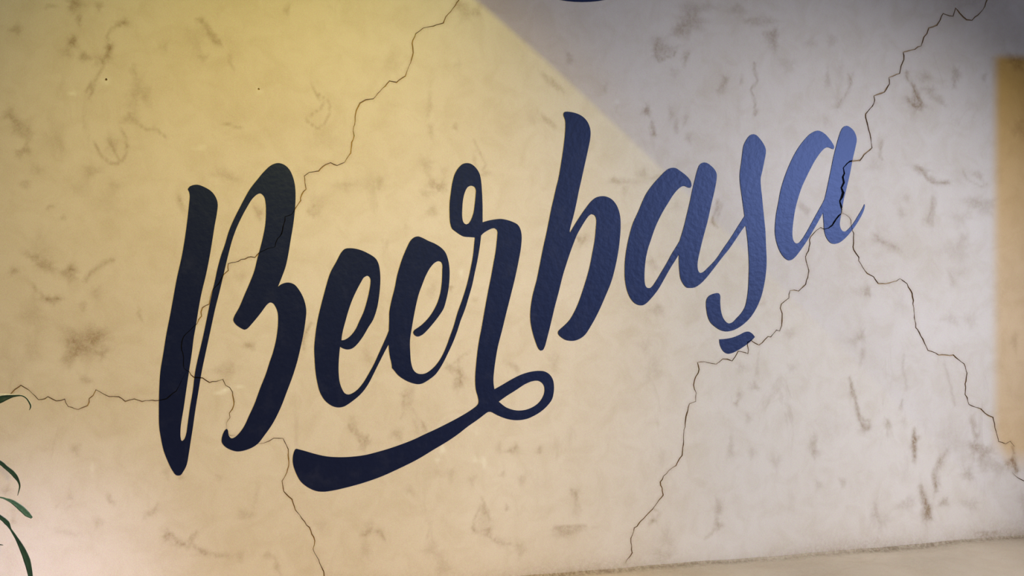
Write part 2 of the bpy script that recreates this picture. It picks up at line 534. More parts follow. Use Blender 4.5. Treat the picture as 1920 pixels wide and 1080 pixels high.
# stains: blobs (x, y, rx, ry, turn, strength) and strokes (path, width, strength), all where the photograph shows them
BLOBS = [
    (140, 8, 12, 12, 0, .60), (148, 36, 4, 8, 0, .5), (137, 77, 7, 9, 0, .75), (158, 107, 9, 7, 0, .6), (185, 12, 7, 7, 0, .45), (95, 12, 10, 3, 0, .4),
    (205, 92, 7, 12, 10, .5), (232, 42, 12, 7, 0, .35), (172, 168, 4, 12, 10, .45), (190, 112, 14, 9, 0, .35), (30, 55, 9, 8, 0, .4),
    (125, 98, 9, 9, 0, .3), (375, 38, 6, 5, 0, .45), (395, 62, 6, 20, -35, .5), (408, 80, 8, 5, 30, .45), (368, 75, 14, 24, 0, .2), (380, 108, 9, 6, 0, .28),
    (250, 132, 5, 10, 0, .25), (258, 165, 14, 18, 0, .3), (275, 185, 7, 12, 0, .25), (245, 222, 12, 9, 0, .4), (250, 195, 10, 14, 0, .2),
    (306, 88, 8, 8, 0, .2), (18, 215, 10, 10, 0, .40), (35, 235, 13, 12, 30, .42), (50, 252, 12, 10, 30, .35), (50, 280, 6, 8, 0, .5), (35, 287, 8, 7, 0, .35),
    (70, 318, 10, 8, 0, .25), (172, 320, 14, 8, 0, .25), (210, 268, 10, 16, 10, .28), (48, 345, 9, 7, 0, .3), (215, 348, 12, 8, 0, .22),
    (68, 485, 18, 7, 28, .42), (88, 500, 14, 8, 25, .42), (26, 508, 7, 6, 0, .45), (130, 512, 14, 12, 0, .48), (133, 503, 6, 6, 0, .4),
    (98, 562, 16, 7, 0, .42), (155, 575, 6, 8, 0, .3), (180, 550, 9, 12, 0, .25), (62, 590, 18, 24, 0, .2), (160, 640, 34, 22, 0, .48), (178, 628, 14, 16, 0, .35),
    (140, 655, 14, 18, 0, .42), (192, 662, 10, 9, 0, .5), (125, 672, 8, 16, 0, .3), (75, 460, 20, 22, 0, .18), (160, 712, 12, 6, 30, .35), (60, 650, 16, 22, 0, .16),
    (262, 590, 3, 10, -15, .38), (95, 388, 8, 3, -25, .35), (118, 408, 6, 4, -20, .3), (200, 380, 20, 18, 0, .15), (28, 690, 22, 30, 0, .14), (100, 260, 20, 25, 0, .12),
    (338, 378, 5, 12, -20, .3), (485, 398, 8, 12, -20, .28), (538, 18, 5, 10, 0, .32), (610, 262, 30, 16, 0, .12), (415, 325, 18, 9, 15, .22),
    (435, 333, 14, 6, 20, .2), (645, 350, 16, 10, 0, .2), (690, 345, 30, 14, 0, .16), (712, 343, 5, 9, 0, .3), (590, 398, 10, 8, 0, .2), (592, 378, 18, 14, 0, .15),
    (800, 310, 10, 14, -20, .28), (812, 345, 12, 8, 30, .35), (828, 350, 9, 9, 0, .4), (832, 320, 6, 8, 0, .18), (810, 395, 8, 9, 0, .3), (800, 362, 12, 6, 0, .28),
    (893, 330, 9, 5, -20, .32), (912, 325, 7, 5, 0, .28), (890, 300, 3, 10, -10, .28), (940, 200, 3, 12, -30, .0), (853, 238, 4, 6, 0, .32),
    (805, 195, 4, 22, 5, .26), (808, 245, 4, 12, -10, .3), (735, 120, 14, 20, 0, .14), (860, 120, 6, 8, 0, .2), (875, 25, 14, 12, 0, .28), (862, 10, 10, 9, 0, .3),
    (897, 20, 6, 9, 0, .3), (1028, 148, 16, 5, 38, .34), (1045, 163, 14, 5, 40, .30), (1068, 110, 6, 9, -20, .38), (1022, 222, 14, 4, 40, .34), (1036, 235, 10, 4, 45, .28),
    (1000, 225, 12, 9, 0, .16), (1135, 165, 3, 8, 0, .28), (1295, 40, 20, 20, 0, .42), (1275, 58, 14, 12, 0, .3), (1310, 15, 26, 8, 0, .3), (1245, 95, 20, 12, -20, .36),
    (1235, 80, 14, 12, 0, .22), (1286, 108, 5, 12, 20, .42), (1265, 135, 7, 9, 0, .2), (1382, 18, 14, 8, 0, .32), (1412, 40, 16, 7, 5, .34), (1440, 40, 12, 6, 0, .28),
    (1450, 74, 9, 17, 5, .46), (1442, 62, 12, 4, -10, .36), (1212, 208, 6, 8, 0, .62), (1224, 238, 4, 12, -12, .42), (1225, 252, 4, 5, 0, .5), (1268, 238, 4, 12, 0, .34),
    (1258, 215, 5, 14, 0, .26), (1285, 225, 3, 12, 20, .26), (1292, 258, 6, 10, 0, .28), (1360, 150, 5, 7, 0, .5), (1352, 166, 6, 9, 20, .38), (1390, 152, 3, 7, 10, .3),
    (1552, 150, 4, 14, 0, .36), (1575, 135, 7, 18, 0, .18), (1595, 150, 4, 14, 15, .22), (1572, 190, 7, 16, 0, .2), (1548, 225, 4, 10, 0, .2), (1480, 120, 14, 10, 0, .18),
    (1520, 80, 10, 8, 0, .2), (1560, 75, 8, 10, 0, .25), (1700, 140, 4, 8, 0, .36), (1715, 170, 4, 14, -15, .46), (1722, 195, 10, 12, 0, .5), (1735, 145, 8, 7, 0, .4),
    (1745, 170, 8, 8, 30, .36), (1760, 187, 14, 6, 35, .36), (1706, 190, 10, 8, 0, .3), (1792, 140, 7, 12, 0, .44), (1790, 160, 4, 6, 0, .3), (1845, 145, 5, 6, 0, .4),
    (1650, 275, 3, 16, -5, .25), (1640, 310, 12, 10, 0, .2), (1725, 318, 16, 6, 15, .36), (1745, 335, 14, 5, 30, .34), (1770, 342, 12, 4, 0, .34), (1835, 330, 10, 5, 40, .3),
    (1800, 330, 20, 16, 0, .1), (1240, 330, 20, 5, -30, .3), (1170, 340, 22, 5, 0, .28), (1205, 325, 9, 9, 0, .3), (1172, 355, 4, 9, 0, .26), (1150, 338, 8, 5, 0, .3),
    (1095, 450, 9, 12, 30, .22), (1085, 447, 6, 5, 0, .3), (1225, 495, 6, 16, -20, .26), (1215, 490, 8, 4, 0, .25), (1348, 395, 4, 18, 12, .34), (1337, 415, 3, 8, 0, .34),
    (1270, 385, 8, 8, 0, .18), (1505, 390, 5, 10, -25, .36), (1515, 395, 4, 6, -30, .4), (1700, 370, 5, 6, 0, .2), (1750, 395, 4, 26, 5, .28), (1740, 412, 8, 9, 0, .22),
    (1690, 400, 6, 9, -20, .28), (1845, 385, 18, 12, 10, .32), (1820, 378, 14, 9, 0, .2), (1800, 410, 16, 12, 0, .18), (1648, 448, 12, 9, 20, .26), (1670, 462, 16, 7, 25, .24),
    (1795, 470, 22, 18, 0, .2), (1805, 445, 7, 8, 0, .22), (1785, 525, 5, 14, -15, .28), (1800, 510, 14, 8, 0, .18), (1620, 545, 14, 10, 0, .22), (1627, 548, 5, 8, 0, .34),
    (1614, 630, 7, 9, 0, .38), (1600, 640, 10, 8, 0, .24), (1617, 665, 4, 14, 10, .3), (1480, 625, 9, 8, 0, .26), (1690, 570, 10, 14, 0, .14), (1820, 600, 12, 12, 0, .18),
    (1785, 600, 14, 8, 30, .2), (1902, 640, 6, 14, 0, .32), (1420, 690, 3, 20, 5, .26), (1485, 690, 9, 7, 0, .22), (1390, 690, 10, 9, 0, .2), (1430, 570, 7, 4, -20, .25),
    (1230, 582, 9, 9, 0, .30), (1240, 580, 4, 10, -30, .3), (1225, 690, 14, 20, 0, .2), (1210, 650, 10, 12, 0, .18), (1040, 680, 7, 12, 0, .24), (960, 685, 10, 4, 30, .28),
    (970, 695, 4, 8, 0, .28), (862, 705, 8, 22, 0, .34), (845, 690, 12, 5, 30, .26), (855, 722, 6, 6, 0, .28), (765, 750, 10, 20, 10, .22), (760, 735, 6, 12, 0, .18),
    (690, 670, 9, 14, -20, .2), (780, 800, 4, 16, -15, .22), (745, 815, 9, 10, -20, .34), (795, 800, 5, 10, 0, .24), (675, 815, 16, 4, 40, .36), (688, 830, 5, 9, 20, .36),
    (660, 795, 8, 10, 0, .2), (678, 838, 6, 8, 0, .3), (570, 630, 6, 20, 10, .26), (845, 540, 5, 5, 0, .4), (810, 545, 7, 12, 20, .22), (860, 560, 5, 5, 0, .0),
    (890, 562, 6, 4, 0, .25), (470, 650, 8, 5, 0, .42), (463, 645, 4, 4, 0, .4), (420, 690, 22, 8, -10, .24), (425, 700, 12, 10, 0, .18), (490, 560, 12, 8, 0, .18),
    (450, 520, 9, 8, 0, .18), (142, 842, 8, 10, 0, .3), (205, 935, 4, 8, -20, .34), (213, 943, 5, 4, 30, .34), (184, 980, 8, 8, 0, .26), (132, 930, 5, 8, 0, .2),
    (312, 885, 6, 8, 0, .3), (340, 893, 5, 5, 0, .38), (480, 930, 4, 25, 12, .18), (460, 965, 14, 8, 0, .26), (412, 895, 6, 5, 0, .2), (315, 1005, 10, 10, 0, .36),
    (340, 1020, 14, 7, 15, .28), (362, 1010, 4, 14, 30, .3), (385, 1035, 18, 6, 10, .32), (420, 1042, 16, 4, 0, .25), (450, 1042, 6, 9, 0, .28), (503, 1042, 8, 6, 0, .34),
    (520, 1062, 5, 14, -20, .34), (600, 985, 9, 9, 0, .2), (285, 960, 14, 6, -20, .2), (130, 1000, 26, 6, 12, .18), (10, 920, 8, 8, 0, .36), (22, 960, 3, 3, 0, .4),
    (25, 978, 5, 6, 0, .22), (768, 920, 10, 6, 40, .24), (885, 900, 6, 8, 20, .28), (960, 845, 12, 4, 0, .42), (967, 838, 3, 5, 0, .36), (1012, 844, 4, 6, 20, .4),
    (935, 840, 5, 9, 0, .24), (910, 955, 4, 16, -20, .44), (905, 975, 14, 18, 0, .18), (915, 995, 8, 6, 0, .42), (888, 995, 4, 6, 0, .3), (950, 952, 3, 5, 0, .4),
    (943, 888, 4, 6, 20, .28), (978, 900, 7, 7, 0, .22), (1070, 995, 26, 6, -5, .34), (1050, 1000, 16, 10, 0, .2), (1078, 925, 7, 10, 0, .24), (1080, 955, 6, 14, 0, .18),
    (975, 1030, 8, 12, -20, .26), (935, 1015, 16, 8, 20, .2), (685, 1000, 10, 5, -15, .3), (712, 1000, 6, 12, -40, .24), (690, 985, 5, 8, 20, .24), (685, 1030, 8, 16, 0, .22),
    (810, 1030, 14, 14, 0, .24), (830, 1062, 12, 16, 0, .24), (845, 890, 6, 10, 0, .24), (1250, 1010, 12, 20, 0, .2), (1240, 1040, 18, 10, 0, .22), (1225, 975, 7, 7, 0, .28),
    (1347, 955, 6, 18, 8, .42), (1348, 985, 6, 6, 20, .42), (1370, 840, 5, 20, 5, .26), (1410, 850, 7, 10, 0, .22), (1455, 865, 9, 12, 0, .2), (1415, 725, 9, 6, 20, .36),
    (1385, 745, 4, 12, 15, .34), (1380, 757, 4, 4, 0, .34), (1403, 785, 6, 8, 0, .26), (1525, 835, 6, 18, 0, .36), (1530, 850, 9, 6, 0, .26), (1622, 800, 9, 10, 0, .38),
    (1608, 770, 4, 20, -12, .36), (1597, 730, 4, 14, 0, .32), (1690, 760, 3, 12, 10, .36), (1665, 795, 5, 7, 0, .36), (1714, 835, 5, 18, 0, .5), (1718, 822, 6, 6, 0, .4),
    (1695, 790, 5, 9, 0, .2), (1580, 905, 6, 8, 0, .3), (1535, 910, 6, 8, 0, .24), (1560, 800, 20, 20, 0, .1), (1700, 945, 16, 10, -30, .28), (1735, 950, 8, 26, -8, .52),
    (1740, 965, 8, 10, 0, .3), (1755, 905, 6, 16, 0, .44), (1762, 870, 6, 16, 15, .32), (1770, 942, 8, 6, -25, .52), (1825, 800, 4, 18, -5, .44), (1832, 818, 4, 6, 0, .36),
    (1845, 845, 16, 10, 20, .5), (1825, 840, 7, 12, 0, .36), (1815, 890, 10, 10, 0, .38), (1820, 945, 14, 10, 0, .26), (1850, 870, 20, 12, 10, .28), (1895, 868, 9, 8, 0, .6),
    (1905, 880, 5, 8, 0, .5), (1875, 880, 14, 10, 0, .28), (1785, 830, 26, 26, 0, .16), (1640, 960, 6, 20, 8, .28), (1655, 975, 10, 14, 0, .2), (1920, 940, 8, 20, 0, .25),
    (1908, 115, 16, 12, 20, .5), (1880, 60, 30, 30, 0, .12), (1915, 240, 10, 20, 0, .3), (1850, 1000, 20, 5, 0, .3), (1870, 590, 8, 12, 0, .14),
    # rubbed plaster further to the sides
    (-60, 300, 30, 40, 10, .25), (-90, 620, 30, 30, 0, .3), (1980, 400, 20, 40, 0, .25), (1990, 720, 20, 40, 0, .25),
]
STROKES = [
    ([(178, 268), (186, 288), (202, 303), (217, 308), (232, 298), (239, 276), (234, 255), (226, 243)], 2.6, .45),
    ([(220, 296), (214, 280), (205, 262)], 2.4, .35),
    ([(258, 232), (275, 243), (290, 240), (302, 250), (314, 259)], 2.4, .4),
    ([(413, 229), (428, 233), (440, 237), (453, 240)], 2.2, .45),
    ([(585, 156), (592, 172), (602, 180), (619, 192), (618, 212), (608, 232), (596, 241), (584, 233), (574, 226), (584, 214), (600, 205), (606, 195), (595, 180), (586, 165)], 2.0, .38),
    ([(431, 105), (431, 120), (440, 130)], 2.4, .3),
    ([(160, 526), (170, 512), (186, 500), (200, 490), (212, 487)], 4.5, .42),
    ([(55, 528), (75, 550), (92, 563), (110, 560)], 2.6, .35),
    ([(160, 172), (178, 150), (190, 128), (196, 112), (206, 88), (200, 70), (212, 52), (235, 42)], 3.0, .4),
    ([(1415, 118), (1414, 132), (1421, 150), (1408, 168), (1412, 182), (1416, 192), (1414, 217), (1421, 208)], 2.2, .48),
    ([(1235, 72), (1228, 90), (1230, 105), (1236, 114), (1250, 108), (1264, 104), (1266, 96)], 2.4, .4),
    ([(1570, 200), (1578, 188), (1590, 172), (1596, 155), (1590, 138)], 2.2, .3),
    ([(1700, 135), (1703, 150), (1714, 162), (1718, 178)], 2.6, .36),
    ([(1700, 183), (1707, 192), (1718, 200), (1726, 206), (1728, 192), (1722, 182)], 2.4, .45),
    ([(1415, 610), (1420, 630), (1422, 680), (1425, 710)], 2.4, .0),
    ([(1345, 375), (1344, 390), (1338, 403), (1335, 414), (1339, 421), (1346, 426)], 2.6, .42),
    ([(1601, 735), (1605, 755), (1610, 775), (1612, 790), (1624, 808), (1630, 800), (1630, 788), (1618, 786)], 2.6, .34),
    ([(1592, 708), (1596, 720), (1598, 738)], 2.6, .4),
    ([(1695, 665), (1692, 690), (1698, 712), (1700, 730)], 2.4, .26),
    ([(1770, 680), (1776, 700), (1784, 730), (1790, 760)], 2.6, .26),
    ([(1714, 805), (1713, 830), (1715, 850), (1713, 866)], 3.6, .44),
    ([(1726, 912), (1730, 930), (1740, 950), (1742, 972)], 5.0, .34),
    ([(1775, 845), (1765, 860), (1752, 880), (1750, 900), (1758, 920)], 4.0, .28),
    ([(890, 262), (896, 282), (904, 292), (912, 308), (905, 318)], 2.4, .26),
    ([(888, 440), (889, 300)], 2, .0),
    ([(845, 690), (852, 705), (858, 716), (866, 722), (862, 700)], 2.2, .3),
    ([(838, 690), (852, 680), (870, 665), (882, 660)], 2.2, .26),
    ([(758, 742), (756, 770), (752, 785)], 2.4, .26),
    ([(775, 765), (785, 785), (798, 800), (800, 812)], 2.2, .26),
    ([(654, 797), (664, 812), (672, 825), (680, 832), (690, 815)], 2.6, .36),
    ([(902, 950), (890, 970), (886, 990), (895, 1000), (912, 1003)], 2.2, .26),
    ([(918, 1005), (935, 1018), (958, 1020)], 2.2, .26),
    ([(1040, 990), (1070, 987), (1098, 986)], 2.6, .34),
    ([(1072, 918), (1082, 930), (1080, 945), (1090, 955)], 2.2, .24),
    ([(1226, 955), (1238, 960), (1232, 972), (1222, 978), (1216, 984)], 2.2, .34),
    ([(1342, 990), (1335, 1000), (1322, 1010)], 2.4, .24),
    ([(300, 940), (286, 962), (272, 968), (270, 975)], 2.0, .24),
    ([(305, 1008), (320, 1000), (330, 1015), (345, 1022), (356, 1010), (372, 995)], 2.2, .3),
    ([(360, 1020), (375, 1032), (392, 1042), (420, 1040)], 2.2, .3),
    ([(684, 1002), (692, 998), (697, 985), (700, 978)], 2.2, .3),
    ([(703, 993), (714, 998), (722, 1010)], 2.2, .3),
    ([(570, 652), (566, 640), (575, 625), (580, 608), (586, 605)], 2.4, .34),
    ([(1082, 442), (1090, 455), (1100, 440)], 2.2, .26),
    ([(588, 386), (578, 396), (588, 408), (596, 398), (602, 386)], 2.2, .26),
    ([(335, 372), (340, 388), (347, 400)], 2.2, .28),
    ([(478, 390), (486, 400), (490, 412)], 2.4, .3),
    ([(1805, 320), (1812, 335), (1840, 350), (1850, 345)], 2.2, .24),
    ([(1720, 312), (1732, 322), (1740, 338), (1760, 345), (1780, 342)], 3.0, .3),
    ([(1640, 440), (1650, 452), (1668, 458), (1690, 472)], 2.4, .24),
    ([(1655, 265), (1652, 280), (1648, 292), (1655, 300)], 2.2, .3),
    ([(1748, 370), (1745, 400), (1740, 415)], 3.0, .26),
    ([(1898, 838), (1902, 850), (1898, 862), (1904, 872), (1908, 884)], 3.0, .55),
    ([(555, 955), (545, 940)], 2, .0),
]
PALE = [(138, 174, 8, 3, -10, .7), (375, 277, 10, 4, 0, .35), (418, 733, 12, 3, -20, .8), (447, 725, 7, 2.5, -15, .5), (830, 843, 5, 6, 0, .5), (907, 866, 4, 9, -10, .5),
        (892, 862, 4, 4, 0, .35), (820, 862, 4, 4, 0, .4), (173, 878, 3, 8, 0, .4), (199, 153, 7, 5, 0, .45), (485, 171, 6, 4, 0, .35), (894, 812, 3, 6, 0, .25),
        (865, 512, 5, 6, 0, .4), (1157, 191, 5, 4, 0, .3), (1365, 587, 8, 6, 0, .2), (1105, 1074, 12, 2, 0, .4)]


def blob_field(Q, items):
    f = np.zeros(len(Q))
    for x, y, rx, ry, turn, s in items:
        if s <= 0:
            continue
        rx, ry = rx * 1.18, ry * 1.18
        R = 2.4 * max(rx, ry)
        sel = np.where((np.abs(Q[:, 0] - x) < R) & (np.abs(Q[:, 1] - y) < R))[0]
        d = Q[sel] - (x, y)
        c, sn = math.cos(math.radians(turn)), math.sin(math.radians(turn))
        u = (d[:, 0] * c + d[:, 1] * sn) / rx
        w = (-d[:, 0] * sn + d[:, 1] * c) / ry
        # ragged outline
        ang = np.arctan2(w, u)
        rag = 1 + 0.22 * np.sin(ang * 3 + x) + 0.16 * np.sin(ang * 7 + y) + 0.1 * np.sin(ang * 11 + x * y)
        q = (u * u + w * w) / (rag * rag)
        f[sel] = np.maximum(f[sel], 0) + s * np.exp(-(q ** 1.4)) * (1 - np.clip(f[sel], 0, 1) * 0.5)
    return f


def stroke_field(Q, items):
    f = np.zeros(len(Q))
    for path, wdt, s in items:
        if s <= 0:
            continue
        P = np.array(path, float)
        lo, hi = P.min(0) - 4 * wdt, P.max(0) + 4 * wdt
        sel = np.where((Q[:, 0] > lo[0]) & (Q[:, 0] < hi[0]) & (Q[:, 1] > lo[1]) & (Q[:, 1] < hi[1]))[0]
        best = np.full(len(sel), 1e9)
        for a, b in zip(P[:-1], P[1:]):
            ab = b - a
            t = np.clip(((Q[sel] - a) @ ab) / (ab @ ab), 0, 1)
            d = np.linalg.norm(Q[sel] - (a + t[:, None] * ab), axis=1)
            best = np.minimum(best, d)
        f[sel] += s * np.exp(-(best / wdt) ** 2)
    return f


co = np.empty(len(me.vertices) * 3)
me.vertices.foreach_get('co', co)
co = co.reshape(-1, 3)
rel = co - np.array(CAM)
dep = rel @ np.array(FWD)
Q = np.stack([960 + F * (rel @ np.array(RGT)) / dep, 540 - F * rel[:, 2] / dep], 1)   # where each wall point was charted
stain = blob_field(Q, BLOBS) + stroke_field(Q, STROKES)
# rubbed edges of the cracks
for path, w in CRACKS:
    stain += stroke_field(Q, [([p for p in path], 3.2, 0.24)])
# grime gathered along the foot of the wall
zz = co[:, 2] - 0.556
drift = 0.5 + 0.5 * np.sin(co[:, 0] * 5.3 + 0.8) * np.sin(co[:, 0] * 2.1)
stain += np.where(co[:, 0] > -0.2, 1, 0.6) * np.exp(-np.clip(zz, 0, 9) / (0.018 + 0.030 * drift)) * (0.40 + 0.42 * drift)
stain = np.clip(stain, 0, 0.9)
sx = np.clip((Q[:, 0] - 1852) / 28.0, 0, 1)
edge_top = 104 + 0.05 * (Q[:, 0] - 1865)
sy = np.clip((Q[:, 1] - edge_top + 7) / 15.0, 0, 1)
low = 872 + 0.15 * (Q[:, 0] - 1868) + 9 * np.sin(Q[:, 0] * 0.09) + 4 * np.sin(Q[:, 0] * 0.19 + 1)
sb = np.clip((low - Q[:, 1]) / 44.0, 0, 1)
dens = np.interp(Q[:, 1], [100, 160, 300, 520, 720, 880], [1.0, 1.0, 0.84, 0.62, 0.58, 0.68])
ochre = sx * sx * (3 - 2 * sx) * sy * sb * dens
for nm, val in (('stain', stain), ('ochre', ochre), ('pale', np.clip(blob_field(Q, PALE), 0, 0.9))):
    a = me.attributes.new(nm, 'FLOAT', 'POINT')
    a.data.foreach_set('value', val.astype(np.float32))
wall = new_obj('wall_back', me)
tag(wall, 'cracked cream plaster wall carrying the dark painted script', kind='structure')

# ------------------------------------------------------------------ ledge, floor, side wall
xs = np.linspace(WX0, WX1, 420)
prof = [(-0.74, 0.0), (-0.74, 0.50), (-0.735, 0.535), (-0.715, 0.552), (-0.60, 0.556), (-0.42, 0.557), (-0.26, 0.556), (-0.14, 0.557), (-0.07, 0.557),
        (-0.03, 0.558), (-0.014, 0.560), (-0.007, 0.563), (-0.0025, 0.568), (0.003, 0.574), (0.003, 0.0)]
lv, lf = [], []
for i, x in enumerate(xs):
    for j, (y, z) in enumerate(prof):
        top = 1.0 if 2 <= j <= 12 else 0.0
        wob = 0.003 * math.sin(x * 4.2 + y * 9) + 0.002 * math.sin(x * 11.3 + y * 23 + 1) + 0.0012 * math.sin(x * 31 + y * 40)
        yy = y + (0.004 * math.sin(x * 6.1) + 0.002 * math.sin(x * 17)) * (1.0 if j in (0, 1, 2, 3) else 0.0)
        lv.append((x, yy, z + top * wob))
np_ = len(prof)
for i in range(len(xs) - 1):
    for j in range(np_):
        k = (j + 1) % np_
        lf.append((i * np_ + j, i * np_ + k, (i + 1) * np_ + k, (i + 1) * np_ + j))
lf.append(tuple(range(np_))[::-1])
lf.append(tuple((len(xs) - 1) * np_ + j for j in range(np_)))
lm = mesh_from('trim_1', lv, lf)
bm = bmesh.new()
bm.from_mesh(lm)
bmesh.ops.recalc_face_normals(bm, faces=bm.faces)
bm.to_mesh(lm)
bm.free()
lco = np.array(lv)
ls = np.exp(-np.abs(lco[:, 1] + 0.006) / 0.012) * (0.35 + 0.4 * (0.5 + 0.5 * np.sin(lco[:, 0] * 7.7) * np.sin(lco[:, 0] * 2.9 + 1)))
ls = ls * 1.35 + 0.10 + 0.13 * np.sin(lco[:, 0] * 9.1 + lco[:, 1] * 14) * np.sin(lco[:, 0] * 3.7 - lco[:, 1] * 21 + 2)
ls = np.where(lco[:, 2] > 0.5, ls, 0.1)
a = lm.attributes.new('stain', 'FLOAT', 'POINT')
a.data.foreach_set('value', np.clip(ls, 0, 0.8).astype(np.float32))
lm.attributes.new('pale', 'FLOAT', 'POINT')
lm.attributes.new('ochre', 'FLOAT', 'POINT')
for p in lm.polygons:
    p.use_smooth = True
ledge = new_obj('trim_1', lm, M_LEDGE)
tag(ledge, 'low tan plastered ledge running along the foot of the wall', kind='structure')


def slab(name, x0, x1, y0, y1, z0, z1, mat):
    v = [(x, y, z) for z in (z0, z1) for x, y in ((x0, y0), (x1, y0), (x1, y1), (x0, y1))]
    f = [(3, 2, 1, 0), (4, 5, 6, 7), (0, 1, 5, 4), (1, 2, 6, 5), (2, 3, 7, 6), (3, 0, 4, 7)]
    o = new_obj(name, mesh_from(name, v, f), mat)
    return tag(o, kind='structure')


slab('floor', WX0, WX1, -5.5, 0.25, -0.1, 0.0, M_PLAIN)

# ------------------------------------------------------------------ the painted word
LETTERS = {}
LETTERS['B'] = [[
    (353, 353), (355.8, 349.7), (369.2, 346.3), (386.7, 352.5), (398.3, 360.8), (405.8, 372.5), (408.3, 383.3), (406.7, 400), (402.5, 423.3), (398.3, 450), (393.3, 480),
    (386.7, 513.3), (377.5, 551.7), (371.7, 583.3), (367.5, 610), (363.3, 633.3), (360, 660), (355, 693.3), (350, 726.7), (344.2, 766.7), (340.8, 786.7), (338.7, 803.3),
    (338.7, 820), (340.8, 826.7), (345, 824.2), (349.2, 813.3), (351.7, 796.7), (355.8, 766.7), (361.7, 731.7), (365.8, 698.3), (370.8, 673.3), (374, 660), (381.7, 626.7),
    (390, 586.7), (396.7, 553.3), (403.3, 525), (407.5, 505), (414.2, 480), (421.7, 458.3), (429.2, 433.3), (438.3, 411.7), (448.3, 391.7), (459.2, 370.8), (468.3, 355),
    (482.5, 336.7), (496.7, 320), (508.3, 310), (520, 305.8), (531.7, 308.3), (541.7, 316.7), (549.2, 331.7), (553.3, 350), (554.2, 370), (553, 393.3), (550, 420), (545, 450),
    (540, 480), (535, 501.7), (528.3, 520), (521.3, 537.5, 1), (528.3, 532.5), (540, 529.7), (551.7, 533.3), (561.7, 545), (570, 561.7), (574.2, 581.7), (572.5, 603.3),
    (569.2, 625), (561.7, 660), (556.7, 680), (548.3, 706.7), (538.3, 733.3), (526.7, 763.3), (511.7, 793.3), (496.7, 815), (482.5, 832.5), (466.7, 841.7), (446.7, 846.2),
    (433.3, 843.3), (421.7, 836.7), (415.8, 828.3), (417.5, 815), (421.7, 806.7), (425.3, 803.8), (427.5, 806.7), (428.8, 815.8), (433.3, 821.7), (440, 820), (451.7, 808.3),
    (460, 795), (466.7, 780), (476.7, 758.3), (488.3, 726.7), (498.3, 701.7), (505.8, 678.3), (512, 660), (518.3, 633.3), (521.3, 606.7), (520.8, 586.7), (516.7, 575),
    (511.7, 568.3), (506.7, 567), (501.7, 570), (488.3, 587.5), (473.3, 605.8), (463.3, 616.3), (459.2, 618), (453.3, 615.8), (441.7, 607.5), (437.5, 600), (439.2, 593.3),
    (448.3, 576.7), (458.3, 553.3), (468.3, 530), (476.7, 508.3), (482.5, 485), (487.5, 466.7), (493.3, 443.3), (497.5, 420), (498.8, 396.7), (498, 380), (495, 368.3),
    (488.3, 362.5), (482.5, 364.2), (473.3, 372.5), (463.3, 388.3), (453.3, 406.7), (443.3, 428.3), (435, 451.7), (427.5, 480), (420, 511.7), (411.7, 546.7), (403.3, 580),
    (395, 618.3), (386, 660), (378.3, 696.7), (373.3, 726.7), (366.7, 766.7), (361.7, 801.7), (358, 825), (354.2, 850), (350, 871.7), (344.2, 883.3), (338.3, 890.8),
    (330.8, 890.8), (323.3, 881.7), (314.2, 863.3), (306.7, 843.3), (301.7, 820), (298.7, 800), (298, 766.7), (298.7, 730), (300.8, 696.7), (306.7, 660), (311.7, 628.3),
    (319.2, 590), (325, 558.3), (331.7, 521.7), (341, 480), (346.7, 446.7), (350.8, 416.7), (354.2, 386.7), (355.8, 366.7), (354.5, 359.2), (352.2, 354.7)]]
LETTERS['e1'] = [[
    (646.7, 466.7), (655, 465.3), (668.3, 466.7), (683.3, 471.7), (703.3, 483.7), (709.2, 493.3), (712.5, 510), (713, 530), (710.8, 555), (706.7, 578.3), (699.2, 600),
    (690.8, 613.3), (680, 631.7), (668.3, 646.7), (660, 653.3), (653.3, 655), (645, 653.7), (637.7, 650, 1), (636.7, 658.3), (635, 680), (635, 700), (637, 716.7), (641.7, 730),
    (646.7, 737.5), (653.3, 739.7), (661.7, 736.7), (670, 730.8), (681.7, 716.7), (691.7, 700), (701.7, 681.7), (710, 663.3), (718.3, 645), (725, 630), (729.5, 618.3, 1),
    (737, 622, 1), (735, 640, 1), (727.5, 647.5, 1), (720, 661.7), (713.3, 675), (703.3, 695), (693.3, 715), (685, 728.3), (675, 740), (663.3, 750), (651.7, 758.3), (645, 762),
    (635, 763.7), (625, 761.7), (615, 755.8), (607.5, 748.3), (600, 735), (595, 716.7), (591.7, 696.7), (590, 673.3), (589.2, 653.3), (591.7, 625), (595.5, 600.5),
    (601.7, 573.3), (608.3, 548.3), (614.2, 526.7), (620, 510), (630, 491.7), (640, 473.3)],
    [(690, 517), (694.2, 521.7), (694.7, 530), (692.5, 545), (688.3, 563.3), (681.7, 585), (673.3, 603.3), (667.5, 616), (660, 626.7), (651.7, 634.2), (645, 637.5),
     (640.3, 638, 1), (640.8, 631.7), (643.3, 618.3), (648.3, 600), (652.5, 585), (660, 563.3), (668.3, 545), (676.7, 529.2), (682.5, 520)]]
